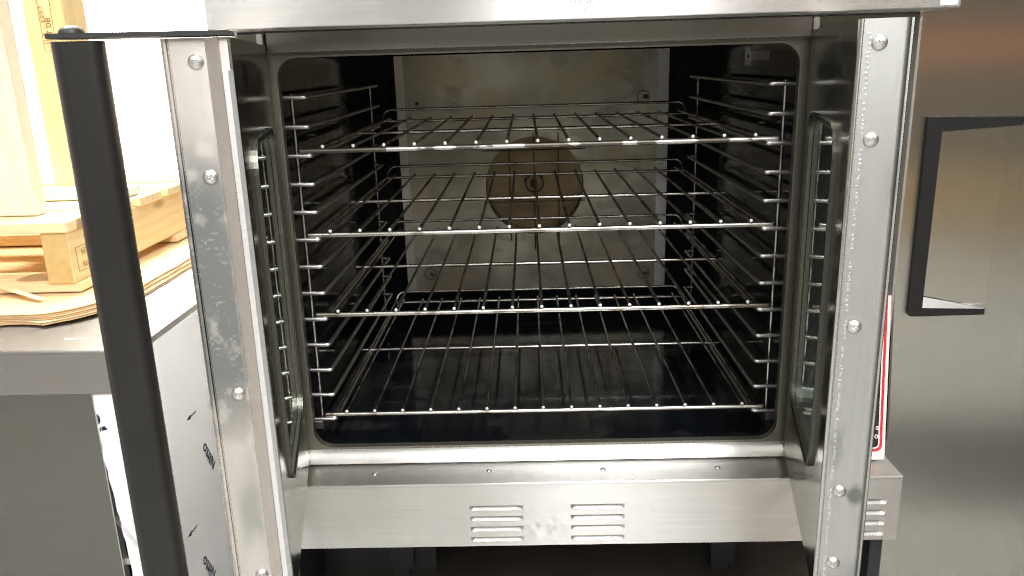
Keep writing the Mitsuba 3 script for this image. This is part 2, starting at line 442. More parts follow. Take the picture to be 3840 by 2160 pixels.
# cavity
cav_out = rrect(-0.374, 0.374, -0.5595, 0.064, 0.034, 8)
cav_in = rrect(-0.370, 0.370, -0.5556, 0.060, 0.030, 8)
cav = [extr(cav_out.difference(cav_in), 0.747, xz(-0.0435)), extr(cav_out.difference(Point(-0.0005, -0.2495).buffer(0.114, quad_segs=24)), 0.004, xz(0.7036)), extr(cav_out.difference(opening.buffer(0.001)), 0.0015, xz(-0.0432))]
add('cavity_liner', trimesh.util.concatenate(cav), 'enamel_black', smooth=35, parent=OV)
# header bar over the opening
add('header', rbx(-0.3575, 0.360, -0.062, -0.0485, 0.0485, 0.0745, 0.001), 'steel_dull', along=(1, 0, 0), parent=OV)
for sx in (-1, 1):
    add('header_end_block', rbx(min(sx * 0.3605, sx * 0.369), max(sx * 0.3605, sx * 0.369), -0.064, -0.0485, 0.053, 0.0735, 0.001), 'steel_satin', parent=OV)
# top trim (front edge of the hood)
prof = Polygon([(-0.050, 0.0760), (-0.1285, 0.0760), (-0.1296, 0.0764), (-0.1302, 0.0775), (-0.1302, 0.205), (-0.128, 0.205), (-0.128, 0.0784), (-0.050, 0.0784)])
Mx = frame((-0.407, 0, 0), (0, 1, 0), (0, 0, 1), (1, 0, 0))
tr = extr(prof, 0.920, Mx)
tr = tr.subdivide_to_size(0.03)
add('top_trim', tr, 'steel_panel', along=(1, 0, 0), parent=OV)
for X in (-0.4072, 0.5112):
    add('top_trim_end', bx(X, X + 0.0017, -0.1275, -0.05, 0.0786, 0.205), 'steel_brushed', along=(0, 1, 0), parent=OV)
add('lettering', [text_on('CAUTION', 0.0058, (0.0322, -0.1303, 0.0938), (1, 0, -0.003), (0, 0, 1), 0.0003, True, squash=1.25),
                  text_on('HOT', 0.0058, (0.0446, -0.1303, 0.0836), (1, 0, -0.003), (0, 0, 1), 0.0003, True, squash=1.25)], 'ink_engraved', parent=OV)
add('sticker', extr(Polygon([(0.4895, 0.0790), (0.5095, 0.0796), (0.5108, 0.1), (0.492, 0.1), (0.4882, 0.0822)]), 0.0003, xz(-0.1306)), 'sticker_white', parent=OV)
# sill: rolled lip below the opening
a = np.linspace(0, 1, 9)
lip = [(-0.0440, -0.5375), (-0.0500, -0.5385)] + [(-0.0500 - 0.0140 * math.sin(u * 1.45), -0.5385 - 0.0165 * (1 - math.cos(u * 1.45)) / (1 - math.cos(1.45))) for u in a[1:]] + [(-0.060, -0.5562), (-0.050, -0.5562), (-0.044, -0.545)]
add('sill', extr(Polygon(lip), 0.742, frame((-0.371, 0, 0), (0, 1, 0), (0, 0, 1), (1, 0, 0))), 'steel_lip', along=(1, 0, 0), parent=OV)
# lower box: top sheet with rolled front edge, front sheet with pressed-in louvers
ZT, ZB, YB = -0.5605, -0.664, -0.120
arc = [(-0.1180 - 0.0020 * math.sin(t), ZT - 0.0020 + 0.0020 * math.cos(t)) for t in np.linspace(0, math.pi / 2, 6)]
ins = [(-0.1180 - 0.0006 * math.sin(t), ZT - 0.0020 + 0.0006 * math.cos(t)) for t in np.linspace(math.pi / 2, 0, 4)]
top_prof = Polygon([(-0.049, ZT)] + arc + [(-0.120, ZT - 0.004), (-0.1186, ZT - 0.004)] + ins + [(-0.049, ZT - 0.0014)])
tp = extr(top_prof, 0.9185, frame((-0.4055, 0, 0), (0, 1, 0), (0, 0, 1), (1, 0, 0)))
BP = thing and OV + '__lower_panel'
add('lower_panel', tp, 'steel_panel', along=(1, 0, 0), parent=OV)
louv = []
LW, LH = 0.0790, 0.0086
for x0 in (-0.1118, 0.0360, 0.4160):
    for k in range(4):
        louv.append((x0, -0.5972 - 0.0172 * k))


def louver_poly(x0, z1):
    r = 0.0055
    q = [(x0, z1), (x0 + LW, z1)]
    for t in np.linspace(0, math.pi / 2, 6):
        q.append((x0 + LW - r + r * math.cos(t), z1 - LH + r - r * math.sin(t)))
    for t in np.linspace(math.pi / 2, 0, 6):
        q.append((x0 + r - r * math.cos(t), z1 - LH + r - r * math.sin(t)))
    return Polygon(q)


holes = unary_union([louver_poly(*l) for l in louv])
front = sbox(-0.4055, ZB, 0.513, ZT - 0.0043).difference(holes)
fm = extr(front, 0.0014, xz(YB)).subdivide_to_size(0.05)
add('front_sheet', fm, 'steel_panel', along=(1, 0, 0), parent=BP)
add('end_plate', [bx(0.5115, 0.5129, -0.1185, -0.05, ZB, ZT - 0.0016), bx(-0.4054, -0.404, -0.1185, -0.05, ZB, ZT - 0.0016)], 'steel_brushed', along=(0, 1, 0), parent=BP)
add('liner', [bx(-0.403, 0.511, -0.098, -0.096, ZB + 0.002, ZT - 0.003), bx(-0.403, 0.511, -0.118, -0.05, ZB, ZB + 0.0015)], 'black_iron', parent=BP)
for x0, z1 in louv:
    nu, nv = 29, 9
    V = []
    for j in range(nv):
        v = j / (nv - 1)
        zz = z1 - LH + LH * v
        for i in range(nu):
            u = i / (nu - 1)
            r = 0.0055
            inset = 0 if LH * v > r else r - math.sqrt(max(r * r - (r - LH * v) ** 2, 0))
            xx = x0 + inset + (LW - 2 * inset) * u
            e = min(xx - x0, x0 + LW - xx) / 0.006
            e = min(max(e, 0), 1)
            e = e * e * (3 - 2 * e)
            V.append((xx, YB + 0.0006 + 0.0085 * (v ** 0.8) * e, zz - 0.0012 * e * v))
    F = []
    for j in range(nv - 1):
        for i in range(nu - 1):
            q = j * nu + i
            F += [[q, q + 1, q + nu + 1], [q, q + nu + 1, q + nu]]
    add('louver', trimesh.Trimesh(V, F, process=False), 'steel_satin', smooth=True, parent=BP)


def dome(r, h, rings=5, seg=20):
    prof = [(r * math.cos(t), h * math.sin(t)) for t in np.linspace(0, math.pi / 2, rings + 1)]
    prof = [(0, -0.0006), (r * 1.0, -0.0006)] + prof
    m = trimesh.creation.revolve(np.array([(p[0], p[1]) for p in prof[:-1]] + [(0, h)]), sections=seg)
    return m


rivet = dome(0.0042, 0.0026)
for X, Y in ((-0.2544, -0.0875), (-0.0837, -0.0828), (0.0865, -0.0843), (0.2559, -0.0857)):
    m = rivet.copy()
    m.apply_translation((X, Y, ZT + 0.0002))
    add('rivet', m, 'chrome_bright', smooth=40, parent=BP)
# legs under the oven
for sx, X in ((-1, -0.257), (1, 0.3135)):
    lg = trimesh.convex.convex_hull(np.array([(X - 0.0215, 0.08, -0.6645), (X + 0.0235, 0.08, -0.6645), (X - 0.0215, 0.125, -0.6645), (X + 0.0235, 0.125, -0.6645),
                                              (X - 0.0195, 0.085, -0.842), (X + 0.0215, 0.085, -0.842), (X - 0.0195, 0.12, -0.842), (X + 0.0215, 0.12, -0.842)]))
    add('leg', [lg, bx(X - 0.0175, X + 0.012, 0.087, 0.118, -0.8555, -0.8425)], 'black_iron', parent=OV)
# back panel with bent flanges and the fan opening
YP = 0.690
fan_c = (-0.0005, -0.2495)
pan = sbox(-0.3075, -0.4965, 0.3030, 0.0470)
hole = Point(fan_c).buffer(0.1130, quad_segs=24)
BK = add('back_panel', extr(pan.difference(hole), 0.0015, xz(YP)).subdivide_to_size(0.06), 'steel_heat', smooth=False, parent=OV)
for x0, x1 in ((-0.3075, -0.2885), (0.2790, 0.3030)):
    add('flange', bx(x0, x1, YP - 0.0028, YP - 0.0003, -0.4965, 0.0470), 'steel_satin', parent=BK)
for X, Z, big in ((-0.2523, -0.4542, 1), (0.2533, -0.4627, 1), (0.2473, -0.0558, 1), (-0.2619, -0.0574, 0)):
    if big:
        ring = Point(X, Z).buffer(0.0145).difference(Point(X, Z).buffer(0.0125))
        add('bolt_ring', extr(ring, 0.0008, xz(YP - 0.0010)), 'dark_wire', parent=BK)
    m = dome(0.0060 if big else 0.0045, 0.003)
    m.apply_transform(frame((X + 0.005 * big, YP - 0.0006, Z), (1, 0, 0), (0, 0, 1), (0, -1, 0)))
    add('bolt', m, 'dark_wire', smooth=40, parent=BK)
# fan behind the opening
FN = add('fan', [extr(Point(fan_c).buffer(0.1125, quad_segs=24), 0.001, xz(0.7350)), extr(Point(fan_c).buffer(0.1145, quad_segs=24).difference(Point(fan_c).buffer(0.1132, quad_segs=24)), 0.044, xz(0.6918))], 'fan_brown', parent=OV)
hub = [extr(Point(fan_c).buffer(0.0225, quad_segs=12).difference(Point(fan_c).buffer(0.0195, quad_segs=12)), 0.006, xz(0.7286))]
for t in range(3):
    aa = math.radians(40 + 120 * t)
    hub.append(extr(Point(fan_c[0] + 0.022 * math.cos(aa), fan_c[1] + 0.022 * math.sin(aa)).buffer(0.0042), 0.007, xz(0.7275)))
add('hub_ring', hub, 'black_iron', parent=FN)
add('shaft', cyl((fan_c[0] - 0.002, 0.705, fan_c[1]), (fan_c[0] - 0.002, 0.7345, fan_c[1]), 0.0075), 'black_iron', smooth=40, parent=FN)
for z in (-0.1660, -0.2225, -0.2840):
    add('guard_wire', tube([(-0.117, 0.681, z), (0.116, 0.681, z)], 0.0013, 6), 'dark_wire', smooth=50, parent=FN)
for X, zb in ((-0.057, -0.376), (-0.001, -0.400), (0.055, -0.378)):
    add('guard_wire', tube([(X, 0.6842, -0.13), (X, 0.6842, zb)], 0.0016, 6), 'dark_wire', smooth=50, parent=FN)
# temperature sensor bracket on the right wall
SB = add('sensor_bracket', [bx(0.3585, 0.3695, 0.262, 0.2645, 0.0105, 0.040), bx(0.3675, 0.3695, 0.16, 0.262, 0.019, 0.034)], 'steel_satin', parent=OV)
add('hole', cyl((0.3640, 0.2610, 0.0255), (0.3640, 0.2632, 0.0255), 0.0024, 12), 'black_iron', parent=SB)
# wire rack guides on the two side walls
RG = []
for side in (-1, 1):
    g = OV + '__' + ('rack_guide' if side < 0 else 'rack_guide_001')
    USED.add(g)
    labels[g] = {'label': 'wire rack guide on the left wall of the oven' if side < 0 else 'wire rack guide on the right wall of the oven'}
    for k in range(13):
        z = -0.0118 - S * k
        jit = 0.0012 * (noise_ := math.sin(k * 12.9 + side))
        pts = fillet([(side * 0.3665, -0.003 + jit, z), (side * 0.3270, -0.003 + jit, z), (side * 0.3270, 0.566, z), (side * 0.3440, 0.566, z)], 0.0055, 5)
        add('runner', tube(pts, 0.0034, 8, round_ends=True), 'chrome_runner', smooth=50, parent=g)
    for y, X in ((0.0065, 0.3505), (0.5725, 0.3440)):
        add('post', tube([(side * X, y, -0.0085), (side * X, y, -0.528)], 0.0030, 8, round_ends=True), 'chrome_wire', smooth=50, parent=g)
    add('end_clip', rbx(side * 0.356 - 0.008, side * 0.356 + 0.008, -0.006, 0.010, -0.5235, -0.5095, 0.001), 'chrome_bright', parent=g)
# control panel at the right, leaning back
lean = np.array([0, 0.038, 0.305])
lean /= np.linalg.norm(lean)
nrm = np.array([0, -lean[2], lean[1]])
Mc = frame((0, -0.0755, -0.5560), (1, 0, 0), lean, nrm)
CP = OV + '__control_panel'
USED.add(CP)
add('plate', extr(sbox(0.420, 0.0, 0.5035, 0.615), 0.003, Mc), 'panel_white', parent=CP)


def lift(h):
    M = Mc.copy()
    M[:3, 3] += nrm * h
    return M


outer = rrect(0.424, 0.4990, 0.0125, 0.60, 0.009)
red_in = rrect(0.428, 0.4950, 0.0170, 0.596, 0.006)
wh_in = rrect(0.4298, 0.4930, 0.0190, 0.594, 0.005)
add('stripe_red', extr(outer.difference(red_in), 0.0003, lift(0.0031)), 'panel_red', parent=CP)
add('stripe_white', extr(red_in.difference(wh_in), 0.0003, lift(0.0031)), 'panel_white', parent=CP)
add('face_black', extr(wh_in, 0.0003, lift(0.0031)), 'panel_black', parent=CP)
add('lettering', [text_on(c, 0.0075, Mc[:3, 3] + np.array([x, 0, 0]) + lean * v + nrm * 0.0034, (1, 0, 0), lean, 0.0003, True) for c, x, v in (('o', 0.4868, 0.0330), ('s', 0.4880, 0.046))], 'panel_white', parent=CP)
Mf = frame((0.5100, -0.066, -0.530), (0, 1, 0), lean, np.array([1, 0, 0]))
add('side_flange', bx(0, 0.0035, 0, 0.004, 0, 0.60), 'steel_face', parent=CP)
scene[CP + '__side_flange'] = mikit.ply(trimesh.Trimesh(*(lambda m: ((m.vertices @ np.array([[1, 0, 0], [0, 1, 0], lean]) + np.array([0.5095, -0.066, -0.530])), m.faces))(bx(0, 0.0030, 0, 0.012, 0, 0.60)), process=False), 'steel_face')

# ------------------------------------------------------------------ doors
def phillips(r=0.0072, h=0.0042):
    m = dome(r, h, 6, 28)
    m = trimesh.Trimesh(m.vertices, m.faces, process=True)
    cut1 = bx(-0.0030, 0.0030, -0.0009, 0.0009, h - 0.0024, h + 0.002)
    cut2 = bx(-0.0009, 0.0009, -0.0030, 0.0030, h - 0.0024, h + 0.002)
    if not m.is_volume:
        m.merge_vertices()
        m.fix_normals()
    return diff(m, cut1, cut2)


SCREW = phillips()


def build_door(hinge, free, side, zt, zb, edge_mat, name_label):
    D = OV + '__door' + ('' if side < 0 else '_001')
    USED.add(D)
    labels[D] = {'label': name_label}
    h, e = np.array([*hinge, 0.0]), np.array([*free, 0.0])
    t = (e - h) / np.linalg.norm(e - h)
    n = np.array([-t[1], t[0], 0.0])
    if n[0] * side < 0:
        n = -n
    M = frame(h, t, n, (0, 0, 1))
    W = np.linalg.norm(e - h)
    H = zt - zb
    up = M.copy()
    up[2, 3] = zb
    win = rrect(0.062, W - 0.064, -0.440, -0.044, 0.034, 8)
    prism = frame((0, -0.02, 0), (1, 0, 0), (0, 0, 1), (0, 1, 0))
    cutter = trimesh.creation.extrude_polygon(win, 0.12, engine='earcut')
    cutter.apply_transform(prism)
    # note: local axes are s (along), n (outward), z
    zl = frame((0, 0, zb), (1, 0, 0), (0, 1, 0), (0, 0, 1))

    def local(poly, z0=zb, z1=zt, cut=True):
        m = trimesh.creation.extrude_polygon(poly, z1 - z0, engine='earcut')
        m.apply_translation((0, 0, z0))
        if cut:
            m = diff(m, cutter)
        m.apply_transform(M)
        return m

    if side < 0:
        th = 0.0615
        pr = Polygon([(0, 0.0032), (W + 0.001, 0.0032), (W + 0.001, 0.0105), (W + 0.0065, 0.0105), (W + 0.0005, 0.0215), (W - 0.0005, 0.0235), (W - 0.0005, 0.0548), (W - 0.0020, 0.0555), (W - 0.0020, 0.0562), (W + 0.0006, 0.0570),
                      (W + 0.0006, 0.0592), (W - 0.0006, th), (0.003, th), (0, th - 0.003)])
    else:
        th = 0.0490
        rr = [(W + 0.0015 - 0.0060 * (1 - math.cos(q)), th - 0.0030 - 0.0060 + 0.0060 * math.sin(q)) for q in np.linspace(0, math.pi / 2, 10)]
        pr = Polygon([(0, 0.0032), (W - 0.0008, 0.0032), (W - 0.0008, 0.0046), (W + 0.0012, 0.0046), (W + 0.0015, 0.0050)] + rr + [(W - 0.0045, th - 0.0010), (W - 0.0055, th), (0.003, th), (0, th - 0.003)])
    add('frame', local(pr), edge_mat, along=(0, 0, 1), parent=D)
    add('inner_panel', local(Polygon([(0, 0), (W - 0.0010, 0), (W, 0.0008), (W, 0.0030), (0, 0.0030)])), 'steel_door_inner', along=(0, 0, 1), parent=D)
    if side < 0:
        add('edge_strip', local(Polygon([(W + 0.0012, 0.0010), (W + 0.0052, 0.0050), (W + 0.0052, 0.0102), (W + 0.0012, 0.0102)]), zb, 0.028, cut=False), 'strip_bright', parent=D)
    # window: raised retainer ring, gasket and two panes
    ring = win.buffer(0.0012).difference(win.buffer(-0.0024))
    m = trimesh.creation.extrude_polygon(ring, 0.0045, engine='earcut')
    m.apply_transform(frame((0, -0.0046, 0), (1, 0, 0), (0, 0, 1), (0, 1, 0)))
    m.apply_transform(M)
    add('window_ring', m, 'steel_ring', along=(0, 0, 1), parent=D)
    ring2 = win.buffer(-0.0030).difference(win.buffer(-0.0060))
    m = trimesh.creation.extrude_polygon(ring2, 0.0045, engine='earcut')
    m.apply_transform(frame((0, -0.0026, 0), (1, 0, 0), (0, 0, 1), (0, 1, 0)))
    m.apply_transform(M)
    add('window_gasket', m, 'steel_face', along=(0, 0, 1), parent=D)
    for off in (0.0026, th - 0.006):
        pane = win.buffer(-0.001)
        vv, ff = trimesh.creation.triangulate_polygon(pane, engine='earcut')
        v3 = np.stack([vv[:, 0], np.full(len(vv), off), vv[:, 1]], 1)
        v3 = v3 @ M[:3, :3].T + M[:3, 3]
        add('glass', trimesh.Trimesh(v3, ff, process=False), 'pane_glass', parent=D)
    # screws in the free edge
    if side < 0:
        spots, so, sn = (0.0362, -0.0697, -0.2932, -0.5080), W - 0.0006, 0.0330
    else:
        spots, so, sn = (0.0352, -0.0521, -0.2373, -0.4213, -0.5086), W + 0.0013, 0.0190
    for z in spots:
        m = SCREW.copy()
        a = rng.uniform(0.2, 1.2)
        ca, sa = math.cos(a), math.sin(a)
        R = np.eye(4)
        R[:2, :2] = [[ca, -sa], [sa, ca]]
        m.apply_transform(R)
        m.apply_transform(frame(h + t * so + n * sn + np.array([0, 0, z]), n, (0, 0, 1), t) if side > 0 else frame(h + t * so + n * sn + np.array([0, 0, z]), -n, (0, 0, 1), t))
        add('screw', m, 'chrome_bright', smooth=35, parent=D)
    return D, h, t, n, W


DL, hL, tL, nL, WL = build_door((-0.358, -0.060), (-0.2855, -0.400), -1, 0.0575, -0.545, 'steel_edge_stained', 'open left oven door with a black full-height handle')
DR, hR, tR, nR, WR = build_door((0.3600, -0.060), (0.2895, -0.394), 1, 0.0565, -0.545, 'steel_edge', 'open right oven door with a raised bead down its edge')
# black handle of the left door
ho = hL + tL * (WL - 0.002)
hp = rrect(-0.0130, 0.0130, -0.0218, 0.0218, 0.0115, 6)
Mh = frame(ho + nL * 0.1310 + np.array([0, 0, -0.66]), tL, nL, (0, 0, 1))
HP = extr(hp, 0.7165, Mh)
add('handle', HP, 'black_plastic', smooth=40, parent=DL)
add('handle_plate', extr(sbox(-0.030, 0.0, 0.012, 0.1535), 0.0042, frame(ho + np.array([0, 0, 0.0590]), tL, nL, (0, 0, 1))), 'black_iron', parent=DL)
b = dome(0.011, 0.007, 6, 24)
b.apply_translation(ho + nL * 0.135 + np.array([0, 0, 0.0634]))
add('handle_bolt', b, 'black_iron', smooth=40, parent=DL)
# dotted bead down the edge of the right door
beads = []
zz = 0.043
while zz > -0.53:
    r = rng.uniform(0.0010, 0.0021)
    if rng.random() < 0.80:
        s = trimesh.creation.icosphere(subdivisions=1, radius=1.0)
        s.apply_scale((r, r * rng.uniform(0.5, 1.3), 0.00028))
        s.apply_transform(frame(hR + tR * (WR + 0.0015) + nR * (0.0105 + rng.uniform(-0.0008, 0.0008)) + np.array([0, 0, zz]), nR, (0, 0, 1), tR))
        beads.append(s)
    zz -= r * 2 + rng.uniform(0.0003, 0.0022)
add('bead', beads, 'bead_grey', smooth=True, parent=DR)
tag(DR + '__bead', kind='stuff')
# ------------------------------------------------------------------ oven racks
G = 0.0442
RACK_LABELS = ['topmost chrome wire oven rack with a scorched flaking front bar', 'second oven rack from the top, in front of the fan opening',
               'third oven rack from the top, just below the fan opening', 'lowest chrome wire oven rack, near the oven floor']
for L, lab in zip((2, 5, 8, 12), RACK_LABELS):
    R = thing('oven_rack', lab, 'oven rack', 'wire racks inside the oven')
    zw = -L * S
    zb = zw - 0.0058
    mat = 'chrome_scorched' if L == 2 else 'chrome_wire'
    dx = {2: 0.0, 5: 0.0, 8: 0.001, 12: 0.0005}[L]
    yb = {2: 0.600, 5: 0.6180, 8: 0.6180, 12: 0.6180}[L]
    add('front_bar', tube([(x + dx, 0.0, zb) for x in np.linspace(-0.3425, 0.3415, 12)], 0.0040, 12, round_ends=True), mat, smooth=50, parent=R)
    p = fillet([(-0.3290 + dx, 0.003, zb + 0.001), (-0.3290 + dx, yb - 0.012, zb + 0.001), (-0.3180 + dx, yb + 0.002, zb + 0.024), (0.3180 + dx, yb + 0.002, zb + 0.024), (0.3290 + dx, yb - 0.012, zb + 0.001), (0.3290 + dx, 0.003, zb + 0.001)], 0.012, 6)
    add('rim', tube(p, 0.0028, 10), 'chrome_wire', smooth=50, parent=R)
    for k in range(-7, 8):
        j = rng.uniform(-0.0004, 0.0004)
        wk = add('wire', tube([(k * G + dx, -0.0036, zw + 0.0010), (k * G + dx + j, 0.30, zw), (k * G + dx, yb + 0.001, zw)], 0.0024, 8, round_ends=True), 'chrome_wire', smooth=50, parent=R)
        tip = dome(0.0027, 0.0016, 4, 10)
        tip.apply_transform(frame((k * G + dx, -0.0046, zw + 0.0010), (1, 0, 0), (0, 0, 1), (0, -1, 0)))
        add('tip', tip, 'wire_end', smooth=60, parent=wk)
    for y, X in ((0.298, 0.3425), (yb - 0.003, 0.330)):
        add('cross_bar', tube([(-X + dx, y, zb), (X + dx, y, zb)], 0.0032, 10, round_ends=True), 'chrome_wire', smooth=50, parent=R)

# ------------------------------------------------------------------ dark stand under the oven
ST = thing('equipment_stand', 'dark steel stand carrying the oven on its short legs', 'stand')
add('shelf', bx(-0.44, 0.50, -0.03, 0.80, -0.872, -0.8557), 'stand_dark', parent=ST)
add('back_plate', bx(-0.44, 0.50, 0.80, 0.805, -1.2, -0.50), 'stand_dark', parent=ST)
add('post', rbx(0.4835, 0.5015, -0.105, -0.065, FLOOR, -0.6645, 0.001), 'black_iron', parent=ST)
add('post', rbx(-0.44, -0.40, 0.70, 0.74, FLOOR, -0.8725, 0.001), 'black_iron', parent=ST)
add('post', rbx(0.46, 0.50, 0.70, 0.74, FLOOR, -0.8725, 0.001), 'black_iron', parent=ST)
add('side_plate', [bx(-0.3995, -0.197, 0.10, 0.103, -0.8555, -0.6645), bx(-0.405, -0.40, -0.04, 0.78, -1.28, -0.6645)], 'black_iron', parent=ST)

# ------------------------------------------------------------------ steel cabinet to the right
CB = thing('steel_cabinet', 'tall brushed steel cabinet with a black recessed grip, right of the oven', 'cabinet')
cy = 0.25
grip_o = Polygon([(0.668, -0.083), (0.830, -0.086), (0.830, -0.0985), (0.8295, -0.1005)] + [(0.694, -0.108), (0.6935, -0.4235), (0.8065, -0.4275), (0.8065, -0.4385), (0.676, -0.4392), (0.6715, -0.4372), (0.6695, -0.432)])
door_sheet = sbox(0.56, FLOOR + 0.1, 1.75, 0.95).difference(rrect(0.693, 0.812, -0.4215, -0.1035, 0.004))
cs = extr(door_sheet, 0.002, xz(cy))
add('door_sheet', cs.subdivide_to_size(0.12), 'steel_cabinet', along=(0, 0, 1), parent=CB)
add('carcass', bx(0.555, 1.755, cy + 0.004, 0.95, FLOOR, 0.95), 'stand_dark', parent=CB)
GR = add('grip_frame', extr(grip_o, 0.010, xz(cy - 0.010)), 'black_trim', smooth=False, parent=CB)
USED.discard(GR)
# recess of the grip: floor sheet slopes from the outer side inward
rec = trimesh.Trimesh([(0.6935, cy + 0.0005, -0.1035), (0.812, cy + 0.0005, -0.1035), (0.812, cy + 0.0005, -0.4215), (0.6935, cy + 0.0005, -0.4215), (0.6935, cy + 0.0030, -0.110), (0.6935, cy + 0.0030, -0.415)], [[4, 1, 0], [4, 2, 1], [4, 5, 2], [5, 3, 2]], process=False)
add('grip_recess', rec, 'steel_cabinet', along=(0, 0, 1), parent=CB)
add('grip_ledge', trimesh.Trimesh([(0.6937, cy - 0.0085, -0.4237), (0.8062, cy - 0.0085, -0.4277), (0.6937, cy - 0.0010, -0.4040), (0.8062, cy - 0.0010, -0.4262)], [[0, 1, 2], [1, 3, 2]], process=False), 'chrome_bright', parent=CB)

# ------------------------------------------------------------------ worktable on the left
WT = thing('worktable', 'brushed steel worktable with white protective film on its side, left of the oven', 'worktable')
prof = [(1.6, -0.400), (0.053, -0.400)] + [(0.053 - 0.008 * math.sin(q), -0.408 + 0.008 * math.cos(q)) for q in np.linspace(0, math.pi / 2, 7)[1:]] + [(0.045, -0.476), (0.0475, -0.479), (0.054, -0.479), (0.054, -0.4765), (0.0475, -0.476), (0.0475, -0.412), (0.053, -0.4025), (1.6, -0.4025)]
add('top', extr(Polygon(prof), 1.845, frame((-2.5, 0, 0), (0, 1, 0), (0, 0, 1), (1, 0, 0))), 'steel_table', along=(1, 0, 0), parent=WT)
add('side_edge', bx(-0.6572, -0.6545, 0.048, 1.6, -0.4105, -0.4003), 'steel_brushed', along=(0, 1, 0), parent=WT)
add('front_sheet', bx(-2.5, -0.7475, 0.060, 0.0615, FLOOR + 0.1, -0.4795), 'steel_dull', along=(1, 0, 0), parent=WT)
add('sheet_edge', bx(-0.7472, -0.7455, 0.0585, 0.075, FLOOR + 0.1, -0.4795), 'steel_satin', parent=WT)
add('carcass', bx(-2.5, -0.665, 0.085, 1.58, FLOOR, -0.412), 'black_iron', parent=WT)
add('film_side', bx(-0.6545, -0.6540, 0.050, 1.6, FLOOR + 0.1, -0.411), 'film_white', parent=WT)
fe = [(-0.7395, -0.4795)]
for z in np.linspace(-0.49, FLOOR + 0.1, 60):
    x = -0.7395 + 0.0125 * max(0, min(1, (-z - 0.60) / 0.18)) + 0.0012 * math.sin(z * 130) * (rng.random() < 0.6)
    fe.append((x, z))
fe += [(-0.6537, FLOOR + 0.1), (-0.6537, -0.4795)]
add('film_front', extr(Polygon(fe), 0.0008, xz(0.0490)), 'film_white', parent=WT)
add('bracket', bx(-0.745, -0.730, 0.066, 0.084, -0.812, -0.800), 'steel_satin', parent=WT)
# print on the film
rd, upv = (0, -0.515, 0.857), (0, -0.857, -0.515)
pr = []
for k in range(-1, 2):
    o = np.array([-0.6537, 0.283 - 0.0690 * k, -0.7275 - 0.2045 * k])
    pr.append(text_on('Nitto', 0.0185, o, rd, upv, 0.0003, True, 1.30))
    # arrow above each word
    if k < 0:
        continue
    tl = np.array([-0.6537, 0.2272 - 0.0645 * k, -0.5918 - 0.2040 * k])
    arrow = Polygon([(0, -0.0012), (0.026, -0.0012), (0.025, -0.0050), (0.042, 0), (0.025, 0.0050), (0.026, 0.0012), (0, 0.0012)])
    pr.append(extr(arrow, 0.0003, frame(tl, (0, -1, 0.03), (0, -0.03, -1), (1, 0, 0))))
add('lettering', pr, 'ink_dark', parent=WT)
gd = np.array([0.7419 - 0.7041, 0, 0])
o = np.array([-0.7041, 0.0488, -0.7620])
ex = np.array([-0.0378, 0, 0.0696])
ex /= np.linalg.norm(ex)
ey = np.array([-ex[2], 0, ex[0]])
gt = text_on('SGUARD for CO2 L', 0.0080, o, ex, ey, 0.0003, False, 0.66)
add('small_print', gt, 'ink_pale', parent=WT)
mk = [Polygon([(-0.7385, -0.5135), (-0.7345, -0.519), (-0.7340, -0.526), (-0.7370, -0.533), (-0.7383, -0.533)]), Polygon([(-0.7383, -0.5385), (-0.7360, -0.538), (-0.7355, -0.545), (-0.7382, -0.546)]), Polygon([(-0.7348, -0.5375), (-0.7290, -0.536), (-0.7245, -0.5425), (-0.7340, -0.545)])]
add('printed_mark', [extr(q, 0.0003, xz(0.0486)) for q in mk], 'ink_dark', parent=WT)
# ------------------------------------------------------------------ cardboard, pallet, timber on the worktable
def sheet_poly(x1, y0, seed, cut):
    r = np.random.default_rng(seed)
    q = [(-2.3, 1.5), (-2.3, y0)]
    for x in np.linspace(-2.2, x1 - 0.09, 60):
        q.append((x, y0 + r.normal(0, 0.0016) + 0.004 * math.sin(x * 23 + seed) - (0.010 if abs(x + 0.865) < 0.02 and cut else 0)))
    for a_ in np.linspace(-math.pi / 2, 0, 9)[1:]:
        q.append((x1 - 0.09 + 0.085 * math.cos(a_), y0 + 0.16 + 0.16 * math.sin(a_) + r.normal(0, 0.001)))
    for y in np.linspace(y0 + 0.2, 1.5, 30):
        q.append((x1 + r.normal(0, 0.0016), y))
    return Polygon(q).buffer(0)


CARD = ['lowest cardboard sheet of the stack on the worktable, its corner torn', 'middle cardboard sheet of the stack on the worktable', 'topmost cardboard sheet of the stack, right under the pallet']
for i, lab in enumerate(CARD):
    pl = sheet_poly(-0.780 - 0.004 * i, 0.172 + 0.004 * i, 11 + i, i == 0)
    z0 = -0.3985 + 0.0062 * i
    m = []
    for dz in (0.0, 0.0040):
        e = extr(pl.buffer(-0.0008 * (dz > 0)), 0.0010, frame((0, 0, z0 + dz), (1, 0, 0), (0, 1, 0), (0, 0, 1)))
        m.append(e)
    m.append(extr(pl.buffer(-0.0035), 0.0030, frame((0, 0, z0 + 0.0010), (1, 0, 0), (0, 1, 0), (0, 0, 1))))
    mm = trimesh.util.concatenate(m).subdivide_to_size(0.05)
    v = mm.vertices
    # the stack curls up a little off the table towards its front edge
    d = np.clip((0.34 - v[:, 1]) / 0.2, 0, 1)
    v[:, 2] += 0.012 * np.sin(np.clip(d * 1.6, 0, 1.57)) * (0.6 + 0.4 * np.sin(v[:, 0] * 9 + 1)) * (1 - 0.0 * i)
    mm.vertices = v
    k = add('cardboard_sheet', mm, 'cardboard')
    tag(k, lab, 'cardboard', 'cardboard sheets under the pallet')
PL = thing('wooden_pallet', 'pale wooden pallet lying on cardboard on the worktable', 'pallet')
jit = lambda s=0.002: float(rng.uniform(-s, s))
